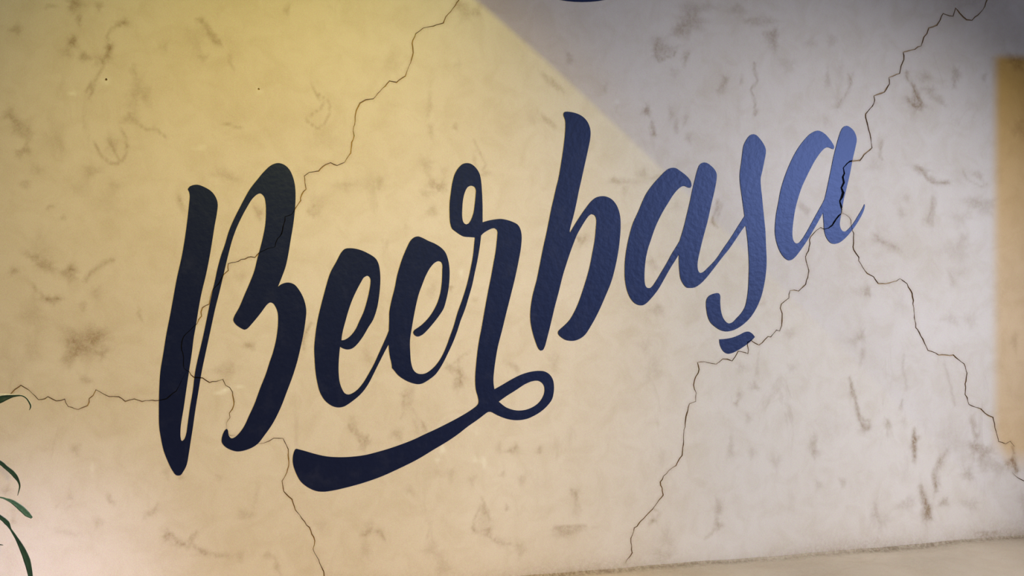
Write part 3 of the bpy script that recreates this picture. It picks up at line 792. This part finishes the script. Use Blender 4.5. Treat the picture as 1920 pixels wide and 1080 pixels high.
LETTERS['e2'] = [[
    (778.3, 444.2), (784.2, 443.3), (791.7, 445.8), (803.3, 451.7), (815, 456.7), (826.7, 464.2), (835, 473.3), (840, 486.7), (842.5, 501.7), (842.8, 520), (840.8, 541.7),
    (836.7, 561.7), (831.7, 578.3), (823.3, 591.7), (811.7, 606.7), (800, 620), (791.7, 627.5), (783.3, 630.8), (777.5, 628.3), (774.7, 623.3), (776.7, 619.2), (785, 613.3),
    (793.3, 606.7), (806.7, 591.7), (818.3, 571.7), (825, 551.7), (828.3, 530), (829.2, 506.7), (829.2, 495.8), (826.7, 490.8), (821.7, 489.5), (815, 492.5), (806.7, 501.7),
    (798.3, 516.7), (791.7, 533.3), (785, 551.7), (780.8, 568.3), (776.7, 588.3), (771.7, 617), (768.7, 638.3), (769.2, 661.7), (770.8, 680), (775, 693.3), (781.7, 699.7),
    (790, 701.3), (798.3, 699.7), (808.3, 693.3), (818.3, 683.3), (828.3, 668.3), (836.7, 650), (843.3, 631.7), (850, 613.3), (858.3, 585), (866.7, 561.7), (875, 535),
    (881.7, 506.7), (886.7, 480), (889.2, 456.7), (890.3, 445, 1), (890.6, 436, 1), (901.5, 436, 1), (902, 441, 1), (900, 458.3), (895, 488.3), (890, 511.7), (885, 535),
    (878.3, 558.3), (871.7, 580), (863.3, 601.7), (857.5, 620), (850, 640), (840, 661.7), (830, 681.7), (821.7, 695), (815, 703.3), (801.7, 713.3), (791.7, 718.8), (784, 720),
    (773.3, 718), (760, 712.5), (746.7, 703.3), (738.3, 693.3), (735, 689.7, 1), (734.2, 681.7), (730.8, 666.7), (728.8, 648.3), (728.7, 631.7), (729.2, 613.3), (729.7, 600),
    (730, 585), (733.3, 566.7), (740, 540), (744.2, 518.3), (748.3, 503.3), (754.2, 485), (762.5, 465), (770, 450.8)]]
LETTERS['r'] = [[
    (875.8, 305.8), (883.3, 307.5), (891.7, 314.2), (898.3, 324.2), (901.3, 335), (903.3, 355), (904.5, 380), (904.7, 403.3), (904.7, 416.7, 1), (916.7, 413.3), (928.3, 411.3),
    (939.2, 410.5), (951.7, 412.8), (963.3, 417), (970, 420.8), (975, 428.3), (977.8, 441), (976.7, 463.3), (971.7, 491.7), (965, 523.3), (956.7, 556.7), (948.3, 590),
    (941, 620), (933.3, 650), (929.2, 673.3), (926.3, 695), (925, 711.7), (925.8, 723.3), (927, 730, 1), (935, 753, 1), (934, 779, 1), (926.7, 775), (920.8, 772), (915.8, 772),
    (911.7, 774.2), (904, 780, 1), (888, 766, 1), (891.7, 762.5), (896.2, 757.5), (897.2, 751.7), (895.8, 743.3), (892.5, 731.7), (891.2, 720), (891.2, 703.3), (893, 680),
    (895.8, 655), (899.2, 633.3), (902, 620), (906.7, 593.3), (910.8, 570), (915.8, 543.3), (920.8, 518.3), (925, 495), (929.2, 471.7), (931.3, 453.3), (932.5, 440),
    (932.8, 435), (930.8, 430), (926.7, 427.7), (920.8, 428.8), (913.3, 432.5), (906.7, 436.7), (902.5, 440.8, 1), (890.3, 445, 1), (880, 444.2), (870, 443.3), (861.7, 439.2),
    (853.3, 433.3), (847.5, 428.3), (844.2, 418.3), (843, 401.7), (843, 381.7), (845, 363.3), (848.3, 341.7), (853.3, 325), (860.8, 313.3), (868.3, 307.2)],
    [(883.3, 348), (889.2, 350), (892, 355), (891.7, 366.7), (890, 383.3), (887.5, 400), (882.5, 413.3), (878.3, 419.2), (874.2, 420.8), (869.2, 417.5), (866.7, 408.3),
     (866.7, 390), (868.3, 373.3), (871.7, 360), (876.7, 350.8)]]
# the looped flourish that sweeps back under the word
LETTERS['swash'] = [[
    (926.5, 730, 1), (940, 722.5), (960, 710.8), (976.7, 702.5), (995, 697), (1010.8, 695.3), (1021.7, 696.7), (1030, 701.7), (1035.8, 710), (1038.3, 720), (1038.3, 733.3),
    (1035, 748.3), (1026.7, 760), (1015, 770.8), (1000, 780), (986.7, 785.5), (970, 787.7), (953.3, 785.8), (938.3, 780.8), (926.7, 775, 1), (914, 768, 1), (911.7, 774.2, 1),
    (896.7, 785.8), (877.5, 799.2), (859.5, 813.3), (840, 826.7), (815, 841.7), (781.7, 861.7), (748.3, 878.3), (715, 893.3), (681.7, 905), (648.3, 914.2), (623.3, 919.7),
    (606.7, 921.7), (595, 920.8), (585, 917.5), (573.3, 910.8), (563.3, 901.7), (555.8, 888.3), (550.3, 873.3), (548.8, 861.7), (550.3, 850), (553.3, 842.5, 1), (555.8, 841.3, 1),
    (570, 845), (590, 850.8), (610, 855.3), (630, 857), (653.3, 856.7), (683.3, 853.3), (715, 845.3), (740, 837.5), (773.3, 825), (798.3, 813.3), (823.3, 801.7), (859.5, 783),
    (880, 770.8), (891.7, 762.5, 1), (905, 750, 1)],
    [(935, 753, 1), (948.3, 743.3), (966.7, 731.7), (983.3, 720.8), (996.7, 715), (1008.3, 713.7), (1015.8, 717.5), (1020, 724.2), (1020.5, 735), (1016.7, 745.8), (1010, 755),
     (1000, 762.5), (986.7, 768), (973.3, 769.7), (961.7, 768.3), (948.3, 763.3)]]
LETTERS['b'] = [[
    (1056.7, 211.7), (1059.2, 209.7), (1066.7, 209.7), (1080, 212.5), (1091.7, 218.3), (1100, 226.7), (1105, 236.7), (1107, 246.7), (1106.3, 260), (1101.7, 283.3), (1095.8, 310),
    (1089.2, 340), (1085.3, 357), (1080, 383.3), (1075, 405), (1070, 423.3), (1068, 433.3), (1068.7, 436.3, 1), (1076.7, 422.5), (1086.7, 406.7), (1098.3, 390), (1108.3, 377.5),
    (1116.7, 370.8), (1124.2, 368.3), (1135, 368.3), (1145, 372.5), (1153.3, 380.8), (1159.2, 392.5), (1162.8, 408.3), (1163.3, 428.3), (1161.7, 450), (1159.2, 470),
    (1154.2, 496.7), (1145.8, 528.3), (1135, 555), (1121.7, 585), (1108.3, 610), (1096.7, 627.5), (1088.3, 634.2), (1078.3, 638.3), (1070, 638.8), (1060, 637), (1051.7, 631.7),
    (1046.7, 626.7), (1046.3, 621.7), (1049.2, 618), (1060, 608.3), (1068.3, 599.2), (1076.7, 585), (1084.2, 568.3), (1090.8, 550), (1096.7, 531.7), (1101.7, 515), (1106, 498),
    (1110.8, 473.3), (1115, 450), (1117, 430), (1118, 413.3), (1116.7, 406.7), (1113.3, 402.5), (1109.2, 401.3), (1104.2, 404.2), (1098.3, 411.7), (1090, 425), (1081.7, 440),
    (1075, 456.7), (1068.3, 475), (1061.7, 495), (1055, 516.7), (1046.7, 550), (1040, 575), (1033.3, 603.3), (1025.8, 633.3), (1020.8, 650.8), (1017.5, 656.3), (1014.2, 657.2),
    (1010, 654.2), (1003.3, 638.3), (997.5, 618.3), (994.5, 600), (994.5, 581.7), (997.5, 560), (1001.7, 541.7), (1006, 526), (1011.7, 498.3), (1018.3, 465), (1025, 435),
    (1033.3, 393.3), (1038.3, 371.7), (1043, 351), (1046.7, 336.7), (1052.5, 303.3), (1056.7, 275), (1059.5, 248.3), (1060, 230), (1058.7, 222.5), (1056.2, 215.8)]]
LETTERS['a1'] = [[
    (1260, 314.7), (1266.7, 315.3), (1274.2, 320), (1283.3, 326.7), (1290, 333), (1294.7, 340), (1296.2, 347.5), (1294.2, 352), (1289.2, 351.3), (1283.3, 348.7), (1277.5, 350),
    (1270, 355.8), (1261.7, 365.8), (1251.7, 381.7), (1241.7, 398.3), (1231.7, 418.3), (1225, 435), (1220, 450), (1214.5, 466.7), (1210.3, 486.7), (1208.3, 508.3), (1208.3, 526.7),
    (1210, 535.8), (1213.3, 539.7), (1217.5, 540.3), (1221.7, 538), (1230, 526.7), (1240, 510), (1250, 493.3), (1260, 475), (1268.3, 461.7), (1274.2, 451.7, 1), (1281.7, 426.7),
    (1288.3, 400), (1294.2, 375), (1299.2, 351.7), (1303.3, 335), (1307.5, 319.2), (1311.7, 309.2), (1317.5, 305), (1324.2, 305.3), (1331.7, 310), (1339.2, 317.5), (1343.3, 325.8),
    (1343.3, 335), (1340, 355), (1333.3, 383.3), (1326.7, 413.3), (1317.5, 447.5), (1311.7, 471.7), (1308, 490), (1307.5, 500), (1309.2, 508.3), (1312.5, 511.7), (1318.3, 510),
    (1326.7, 502.5), (1341.7, 486.7), (1356.7, 465), (1371.7, 443.3), (1386, 420.5), (1396.5, 404.2, 1), (1404, 410, 1), (1403, 422, 1), (1396, 424.5, 1), (1390, 432.5),
    (1380, 447.5), (1366.7, 466.7), (1353.3, 483.3), (1336.7, 505), (1323.3, 521.7), (1313.3, 531.7), (1302.5, 538.8), (1295, 539.7), (1286.7, 538.7), (1280, 530.8),
    (1275.8, 521.7), (1273.7, 506.7), (1272.8, 491.7), (1272.8, 476.7, 1), (1266.7, 486.7), (1256.7, 502.5), (1245, 523.3), (1233.3, 543.3), (1220, 560), (1211.7, 568.3),
    (1205.8, 572), (1198.3, 572), (1190, 568.3), (1182.5, 560), (1175.8, 545), (1171.7, 523.3), (1171.2, 503.3), (1171.7, 490), (1175, 465), (1180.8, 438.3), (1187, 418),
    (1196.7, 396.7), (1205, 376.7), (1212.5, 361.7), (1223.3, 346.7), (1236.7, 331.7), (1246.7, 321.7), (1254.2, 316.2)]]
LETTERS['s'] = [[
    (1413.3, 251.7), (1417.5, 253.3), (1424.2, 260), (1430.8, 269.2), (1435, 278.3), (1435.5, 285.8), (1432.5, 303.3), (1428.3, 323.3), (1425.8, 335), (1426.3, 350),
    (1428.3, 368.3), (1430, 386.7), (1431.7, 403.3), (1434.7, 433.3), (1435.8, 460), (1437, 490), (1435.3, 515), (1431.7, 536.7), (1426.7, 556.7), (1418.3, 576.7), (1406.7, 595),
    (1395, 606.7), (1383.3, 615), (1371.7, 620), (1361.7, 621.3), (1351.7, 619.2), (1341.7, 613.3), (1332.5, 605), (1327.5, 595), (1324.7, 581.7), (1323.7, 570), (1325, 560.8),
    (1330, 554.2), (1338.3, 550.5), (1346.7, 549.7), (1349.7, 553.3), (1350, 566.7), (1351.3, 581.7), (1355, 595), (1360.8, 603.3), (1365.8, 606.3), (1373.3, 604.2),
    (1381.7, 595.8), (1390, 586.7), (1396.7, 575), (1400, 561.7), (1402.5, 543.3), (1403.7, 520), (1404.2, 500), (1403.3, 473.3), (1400.8, 443.3), (1398.3, 425), (1395.6, 403),
    (1392.5, 380), (1390, 361.7), (1387.5, 343.3), (1387, 326.7), (1390, 303.3), (1392, 286.7), (1394.2, 273.3), (1399.2, 262.5), (1406.7, 253.3)]]
LETTERS['cedilla'] = [[
    (1348.3, 636.3, 1), (1360, 635.3), (1373.3, 632.8), (1386.7, 627.5), (1396.7, 622.5), (1403.3, 621.7), (1410, 625.3), (1415.3, 631.7, 1), (1408.3, 639.2), (1396.7, 648.3),
    (1383.3, 656.7), (1373.3, 661.7), (1365, 663.3), (1359.2, 661.3), (1353.3, 655), (1349.2, 645)]]
LETTERS['a2'] = [[
    (1525, 247.5), (1531.7, 245), (1538.3, 246.3), (1546.7, 251.7), (1555, 260.8), (1560.8, 269.2), (1563.8, 275.8), (1562.5, 279.7), (1557.5, 278), (1551.7, 276.3),
    (1545.8, 278.3), (1538.3, 285.8), (1528.3, 300), (1520, 315), (1511.7, 331.7), (1503.3, 350), (1497.5, 366.7), (1490.8, 391.7), (1487.5, 411.7), (1485.5, 430), (1485.5, 443.3),
    (1487.5, 451.7), (1491.7, 456.3), (1497.5, 455.3), (1503.3, 449.2), (1513.3, 433.3), (1523.3, 415), (1533.3, 396.7), (1541.7, 381.7), (1545.8, 373.3, 1), (1548.3, 363.3),
    (1553.3, 340), (1557.5, 320), (1562.5, 295), (1568.3, 271.7), (1572.5, 256.7), (1576.7, 245), (1580.8, 238.7), (1586.7, 235.8), (1593.3, 238.7), (1600, 245), (1604.2, 253.3),
    (1605.8, 262.5), (1603.3, 276.7), (1598.3, 298.3), (1593.3, 325), (1586.7, 353.3), (1581.7, 373.3), (1578, 395), (1575, 411.7), (1574.2, 420), (1575.8, 428.3), (1580, 433.7),
    (1584.2, 434.2), (1590.8, 429.2), (1600, 418.3), (1608.3, 405), (1616.7, 390.8), (1620.5, 383, 1), (1621.2, 385.8), (1618.3, 396.7), (1611.7, 410), (1601.7, 425.8),
    (1593.3, 436.7), (1583.3, 447.5), (1573.3, 455), (1565, 457.2), (1557.5, 455.5), (1550, 446.7), (1545.8, 435), (1544.2, 416.7), (1542.8, 398.3, 1), (1536.7, 410),
    (1525, 430.8), (1513.3, 450.8), (1500, 470), (1490, 482.5), (1483.3, 487.5), (1478.3, 488), (1471.7, 484.2), (1463.3, 473.3), (1456.7, 456.7), (1453.3, 440), (1453, 426.7),
    (1455, 403.3), (1460, 376.7), (1463.3, 358.3), (1470, 335), (1478.3, 313.3), (1488.3, 291.7), (1498.3, 275), (1510, 260), (1518.3, 251.7)]]


def painted(name, contours_wall, mat, parent, lift, origin):
    """A coat of paint on the plaster: outline with counters, split where the cracks run through it."""
    P, segs, cur = [], [], 0
    lo = np.min([c.min(0) for c in contours_wall], 0) - 0.02
    hi = np.max([c.max(0) for c in contours_wall], 0) + 0.02
    near = []
    for g in groove_wall:
        if np.any((g[:, 0] > lo[0]) & (g[:, 0] < hi[0]) & (g[:, 1] > lo[1]) & (g[:, 1] < hi[1])):
            near.append(g)
    for c in list(contours_wall) + near:
        k = len(c)
        P.append(c)
        segs += [(cur + i, cur + (i + 1) % k) for i in range(k)]
        cur += k
    P = np.concatenate(P)
    v, e, f, _, _, _ = delaunay_2d_cdt([Vector(p) for p in P], segs, [], 0, 1e-7)
    v = np.array([(q.x, q.y) for q in v])
    f = orient(np.array(f), v)
    c = v[f].mean(1)
    keep = np.zeros(len(c), bool)
    for k, cont in enumerate(contours_wall):
        keep ^= inside(cont, c)
    gr = in_grooves(c)
    vv, ff, _ = build_sheet(name, v, f[keep & ~gr], -lift, -0.00006)
    run = f[keep & gr]
    if len(run):                                   # paint over the cracks, their shade put into its black
        k0 = len(vv)
        used = np.unique(run)
        remap = {int(u): k0 + q for q, u in enumerate(used)}
        vv += [(v[u][0], -0.0001, v[u][1]) for u in used]
        ff += [tuple(remap[int(q)] for q in t) for t in run]
    o = np.array(origin)
    me = mesh_from(name, [tuple(np.array(q) - o) for q in vv], ff)
    me.materials.append(mat)
    if len(run):
        me.materials.append(M_CRACK_SHADE)
        for p in list(me.polygons)[-len(run):]:
            p.material_index = 1
    return new_obj(name, me, None, parent)


base_pt = at(333, 891)
word = bpy.data.objects.new('painted_lettering', None)
COL.objects.link(word)
word.empty_display_size = 0.1
word.location = (base_pt.x, 0.0, base_pt.z)
tag(word, 'navy brush script word painted in rising letters across the cracked plaster wall', 'lettering')
ORG = (base_pt.x, 0.0, base_pt.z)


def contours(key):
    return [to_wall(smooth_closed(c)) for c in LETTERS[key]]


for i, (key, lab) in enumerate([
        ('B', 'tall dark capital letter B at the start of the word'),
        ('e1', 'first small letter e beside the capital'),
        ('e2', 'second small letter e with a hairline joining the r'),
        ('r', 'letter r with a looped top and long foot'),
        ('b', 'tall letter b in the middle of the word'),
        ('a1', 'letter a between the b and the s'),
        ('s', 'slate blue letter s with a hooked tail'),
        ('a2', 'last letter a split by a black crack')]):
    o = painted('letter', contours(key), M_PAINT, word, 0.0012 + 0.00012 * i, ORG)
    o['label'] = lab
    if key == 'r':
        sw = painted('swash', contours('swash'), M_PAINT, o, 0.0011, ORG)
        sw['label'] = 'looped flourish sweeping back to the left below the word'
    if key == 's':
        ce = painted('cedilla', contours('cedilla'), M_PAINT, o, 0.0011, ORG)
        ce['label'] = 'short slanted stroke below the letter s'

# dark painted curve that just dips into the picture at the top
arc = np.array([(1092 + 226 * math.cos(t), -222 + 226 * math.sin(t)) for t in np.linspace(0, 2 * math.pi, 96, endpoint=False)])
cpt = at(1092, -221)
ring = painted('painted_disc', [to_wall(arc)], M_PAINT, None, 0.001, (cpt.x, 0.0, cpt.z))
ring.location = (cpt.x, 0.0, cpt.z)
tag(ring, 'dark painted rounded shape dipping in at the top edge above the letter b', 'painted shape')

# ------------------------------------------------------------------ the plant whose leaf tips reach in at the left
M_LEAF, _nt, _N, _L, _b = nmat('leaf_green')
_tc = add(_N, 'ShaderNodeTexCoord')
_n = add(_N, 'ShaderNodeTexNoise')
_n.inputs['Scale'].default_value = 30
_n.inputs['Detail'].default_value = 4
_L.new(_tc.outputs['Object'], _n.inputs['Vector'])
_r = ramp(_N, 0.3, 0.75, (0.006, 0.020, 0.008, 1), (0.020, 0.060, 0.024, 1))
_L.new(_n.outputs['Fac'], _r.inputs['Fac'])
_L.new(_r.outputs['Color'], _b.inputs['Base Color'])
_b.inputs['Roughness'].default_value = 0.42
M_LEAF_PALE, _nt, _N, _L, _b = nmat('leaf_mid_green')
_n = add(_N, 'ShaderNodeTexNoise')
_n.inputs['Scale'].default_value = 40
_r = ramp(_N, 0.3, 0.75, (0.035, 0.085, 0.040, 1), (0.075, 0.150, 0.080, 1))
_L.new(_n.outputs['Fac'], _r.inputs['Fac'])
_L.new(_r.outputs['Color'], _b.inputs['Base Color'])
_b.inputs['Roughness'].default_value = 0.45
M_MARGIN, _nt, _N, _L, _b = nmat('leaf_cream_margin')
_n = add(_N, 'ShaderNodeTexNoise')
_n.inputs['Scale'].default_value = 60
_r = ramp(_N, 0.3, 0.75, (0.55, 0.55, 0.42, 1), (0.72, 0.70, 0.58, 1))
_L.new(_n.outputs['Fac'], _r.inputs['Fac'])
_L.new(_r.outputs['Color'], _b.inputs['Base Color'])
_b.inputs['Roughness'].default_value = 0.5
M_POT, _nt, _N, _L, _b = nmat('terracotta')
_n = add(_N, 'ShaderNodeTexNoise')
_n.inputs['Scale'].default_value = 20
_r = ramp(_N, 0.3, 0.75, (0.26, 0.10, 0.05, 1), (0.38, 0.17, 0.09, 1))
_L.new(_n.outputs['Fac'], _r.inputs['Fac'])
_L.new(_r.outputs['Color'], _b.inputs['Base Color'])
_b.inputs['Roughness'].default_value = 0.85
M_SOIL, _nt, _N, _L, _b = nmat('potting_soil')
_n = add(_N, 'ShaderNodeTexNoise')
_n.inputs['Scale'].default_value = 80
_r = ramp(_N, 0.3, 0.75, (0.012, 0.008, 0.005, 1), (0.05, 0.035, 0.022, 1))
_L.new(_n.outputs['Fac'], _r.inputs['Fac'])
_L.new(_r.outputs['Color'], _b.inputs['Base Color'])

PY = -0.30
pot_c = at(-215, 1000, PY)
POT = Vector((pot_c.x, PY, 0.561))
POT_H = 0.24
plant = bpy.data.objects.new('potted_plant', None)
COL.objects.link(plant)
plant.location = POT
tag(plant, 'strap leaved plant whose narrow green leaf tips hang in at the left edge', 'plant')


def lathe(name, prof, mat, parent, seg=40):
    v, f = [], []
    for r_, z in prof:
        for k in range(seg):
            t = 2 * math.pi * k / seg
            v.append((r_ * math.cos(t), r_ * math.sin(t), z))
    for i in range(len(prof) - 1):
        for k in range(seg):
            a, b = i * seg + k, i * seg + (k + 1) % seg
            f.append((a, b, b + seg, a + seg))
    f.append(tuple(range(seg))[::-1])
    f.append(tuple((len(prof) - 1) * seg + k for k in range(seg)))
    me = mesh_from(name, v, f)
    for p in me.polygons:
        p.use_smooth = len(p.vertices) == 4
    return new_obj(name, me, mat, parent)


lathe('pot', [(0.075, 0), (0.082, 0.004), (0.108, 0.19), (0.118, 0.192), (0.121, 0.235), (0.117, POT_H), (0.108, POT_H), (0.104, 0.205)], M_POT, plant)
lathe('soil', [(0.1035, 0.19), (0.1035, 0.212), (0.06, 0.222), (0.02, 0.226)], M_SOIL, plant)


def catmull(P, W, T, n=10):
    P = [Vector(p) for p in P]
    out = []
    for i in range(len(P) - 1):
        p0 = P[i - 1] if i else P[0] * 2 - P[1]
        p1, p2 = P[i], P[i + 1]
        p3 = P[i + 2] if i + 2 < len(P) else P[i + 1] * 2 - P[i]
        for j in range(n):
            t = j / n
            q = 0.5 * ((2 * p1) + (p2 - p0) * t + (2 * p0 - 5 * p1 + 4 * p2 - p3) * t * t + (3 * p1 - p0 - 3 * p2 + p3) * t ** 3)
            out.append((q, W[i] + (W[i + 1] - W[i]) * t, T[i] + (T[i + 1] - T[i]) * t))
    out.append((P[-1], W[-1], T[-1]))
    return out


def leaf(path, widths, mat, parent, margin=None, twist=None):
    """A strap leaf: folded blade with thickness along a curve (world points), half folded along its keel."""
    twist = twist or [0.0] * len(path)
    C = catmull(path, widths, twist)
    v, f = [], []
    view = Vector((0, -1, 0))
    for i, (p, w, tw) in enumerate(C):
        a = C[max(i - 1, 0)][0]
        b = C[min(i + 1, len(C) - 1)][0]
        t = (b - a).normalized()
        side = t.cross(view)
        if side.length < 1e-4:
            side = Vector((1, 0, 0))
        side.normalize()
        side = Matrix.Rotation(tw, 3, t) @ side
        nrm = side.cross(t).normalized()
        h = w * 0.5
        th = 0.0006
        for s_, k_ in ((-1, 0.22), (-0.5, 0.06), (0, 0.0), (0.5, 0.06), (1, 0.22)):
            v.append(p + side * (h * s_) + nrm * (h * k_ + th) - parent.location)
        for s_, k_ in ((1, 0.22), (0.5, 0.06), (0, 0.0), (-0.5, 0.06), (-1, 0.22)):
            v.append(p + side * (h * s_) + nrm * (h * k_ - th) - parent.location)
    n = len(C)
    for i in range(n - 1):
        for k in range(10):
            k2 = (k + 1) % 10
            f.append((i * 10 + k, i * 10 + k2, (i + 1) * 10 + k2, (i + 1) * 10 + k))
    f.append(tuple(range(10))[::-1])
    f.append(tuple((n - 1) * 10 + k for k in range(10)))
    me = mesh_from('leaf', v, f)
    me.materials.append(mat)
    if margin is not None:
        me.materials.append(margin)
        for idx, p in enumerate(me.polygons):
            if idx < (n - 1) * 10 and (idx % 10) in (0, 9):
                p.material_index = 1
    bm = bmesh.new()
    bm.from_mesh(me)
    bmesh.ops.recalc_face_normals(bm, faces=bm.faces)
    bm.to_mesh(me)
    bm.free()
    for p in me.polygons:
        p.use_smooth = True
    return new_obj('leaf', me, None, parent)


CROWN = POT + Vector((0, 0, 0.222))
MM = 1.42 / 1000.0      # metres per pixel at the plant's distance


def leaf_px(pix, wpx, y_tip, mat, lift=0.16, margin=None, twist=None):
    """Leaf rising from the crown, then through the charted pixels on its own slightly slanting plane."""
    n = len(pix)
    pts = []
    for i, (x, y) in enumerate(pix):
        yy = PY + (y_tip - PY) * (0.55 + 0.45 * i / (n - 1))
        pts.append(at(x, y, yy))
    p0 = CROWN + Vector((random.uniform(-.012, .012), random.uniform(-.012, .012), 0))
    q = pts[0]
    mid1 = p0.lerp(q, 0.30) + Vector((0, 0, lift))
    mid2 = p0.lerp(q, 0.68) + Vector((0, 0, lift * 0.75))
    w0 = wpx[0] * MM
    tw = [0.0, 0.0, 0.0] + (twist or [0.0] * n)
    leaf([p0, mid1, mid2] + pts, [0.008, max(w0, 0.012), max(w0, 0.012)] + [w * MM for w in wpx], mat, plant, margin, tw)


leaf_px([(-30, 757), (0, 747), (12, 744), (25, 742), (40, 741.5), (50, 747), (57, 758), (57.5, 764), (55, 769)],
        [20, 17, 12, 5.5, 2.6, 2.6, 3.2, 2.6, 0.8], -0.26, M_LEAF, 0.13, M_MARGIN)
leaf_px([(-28, 852), (0, 867), (11, 876), (22, 885), (29, 893), (34.5, 902), (37, 911), (35.5, 920), (33, 929)],
        [5, 7, 6.5, 7.5, 7, 4, 2.6, 1.8, 0.8], -0.24, M_LEAF, 0.14)
leaf_px([(-30, 930), (0, 932.5), (11, 935.5), (24, 941), (40, 953), (51, 963.5), (60, 971)],
        [4, 2.4, 3.4, 7, 10, 9.5, 3.5], -0.28, M_LEAF_PALE, 0.09)
leaf_px([(-28, 952), (0, 969), (13, 980), (20, 992), (31, 1009), (42, 1029), (51, 1051), (57, 1078), (60, 1105), (60, 1125)],
        [8, 7, 8, 3, 5, 9, 11, 8, 5, 1], -0.26, M_LEAF, 0.12)
leaf_px([(-60, 1012), (-30, 1017), (-8, 1020), (6, 1022)], [6, 5, 3.5, 0.8], -0.26, M_LEAF, 0.06)
# the rest of the tuft, beyond the left edge
for k in range(15):
    ang = math.radians(70 + 220 * k / 14.0)
    dirn = Vector((math.cos(ang), math.sin(ang) * 0.75, 0))
    if dirn.y > 0.25:
        dirn.y = 0.25
    L_ = random.uniform(0.20, 0.34)
    hgt = random.uniform(0.14, 0.30)
    w = random.uniform(0.012, 0.018)
    p0 = CROWN + dirn * 0.012
    pts = [p0, p0 + dirn * L_ * 0.25 + Vector((0, 0, hgt * 0.75)), p0 + dirn * L_ * 0.6 + Vector((0, 0, hgt)),
           p0 + dirn * L_ * 0.9 + Vector((0, 0, hgt * 0.7)), p0 + dirn * L_ + Vector((0, 0, hgt * 0.35))]
    leaf(pts, [0.007, w, w, w * 0.7, 0.001], M_LEAF if k % 3 else M_LEAF_PALE, plant)
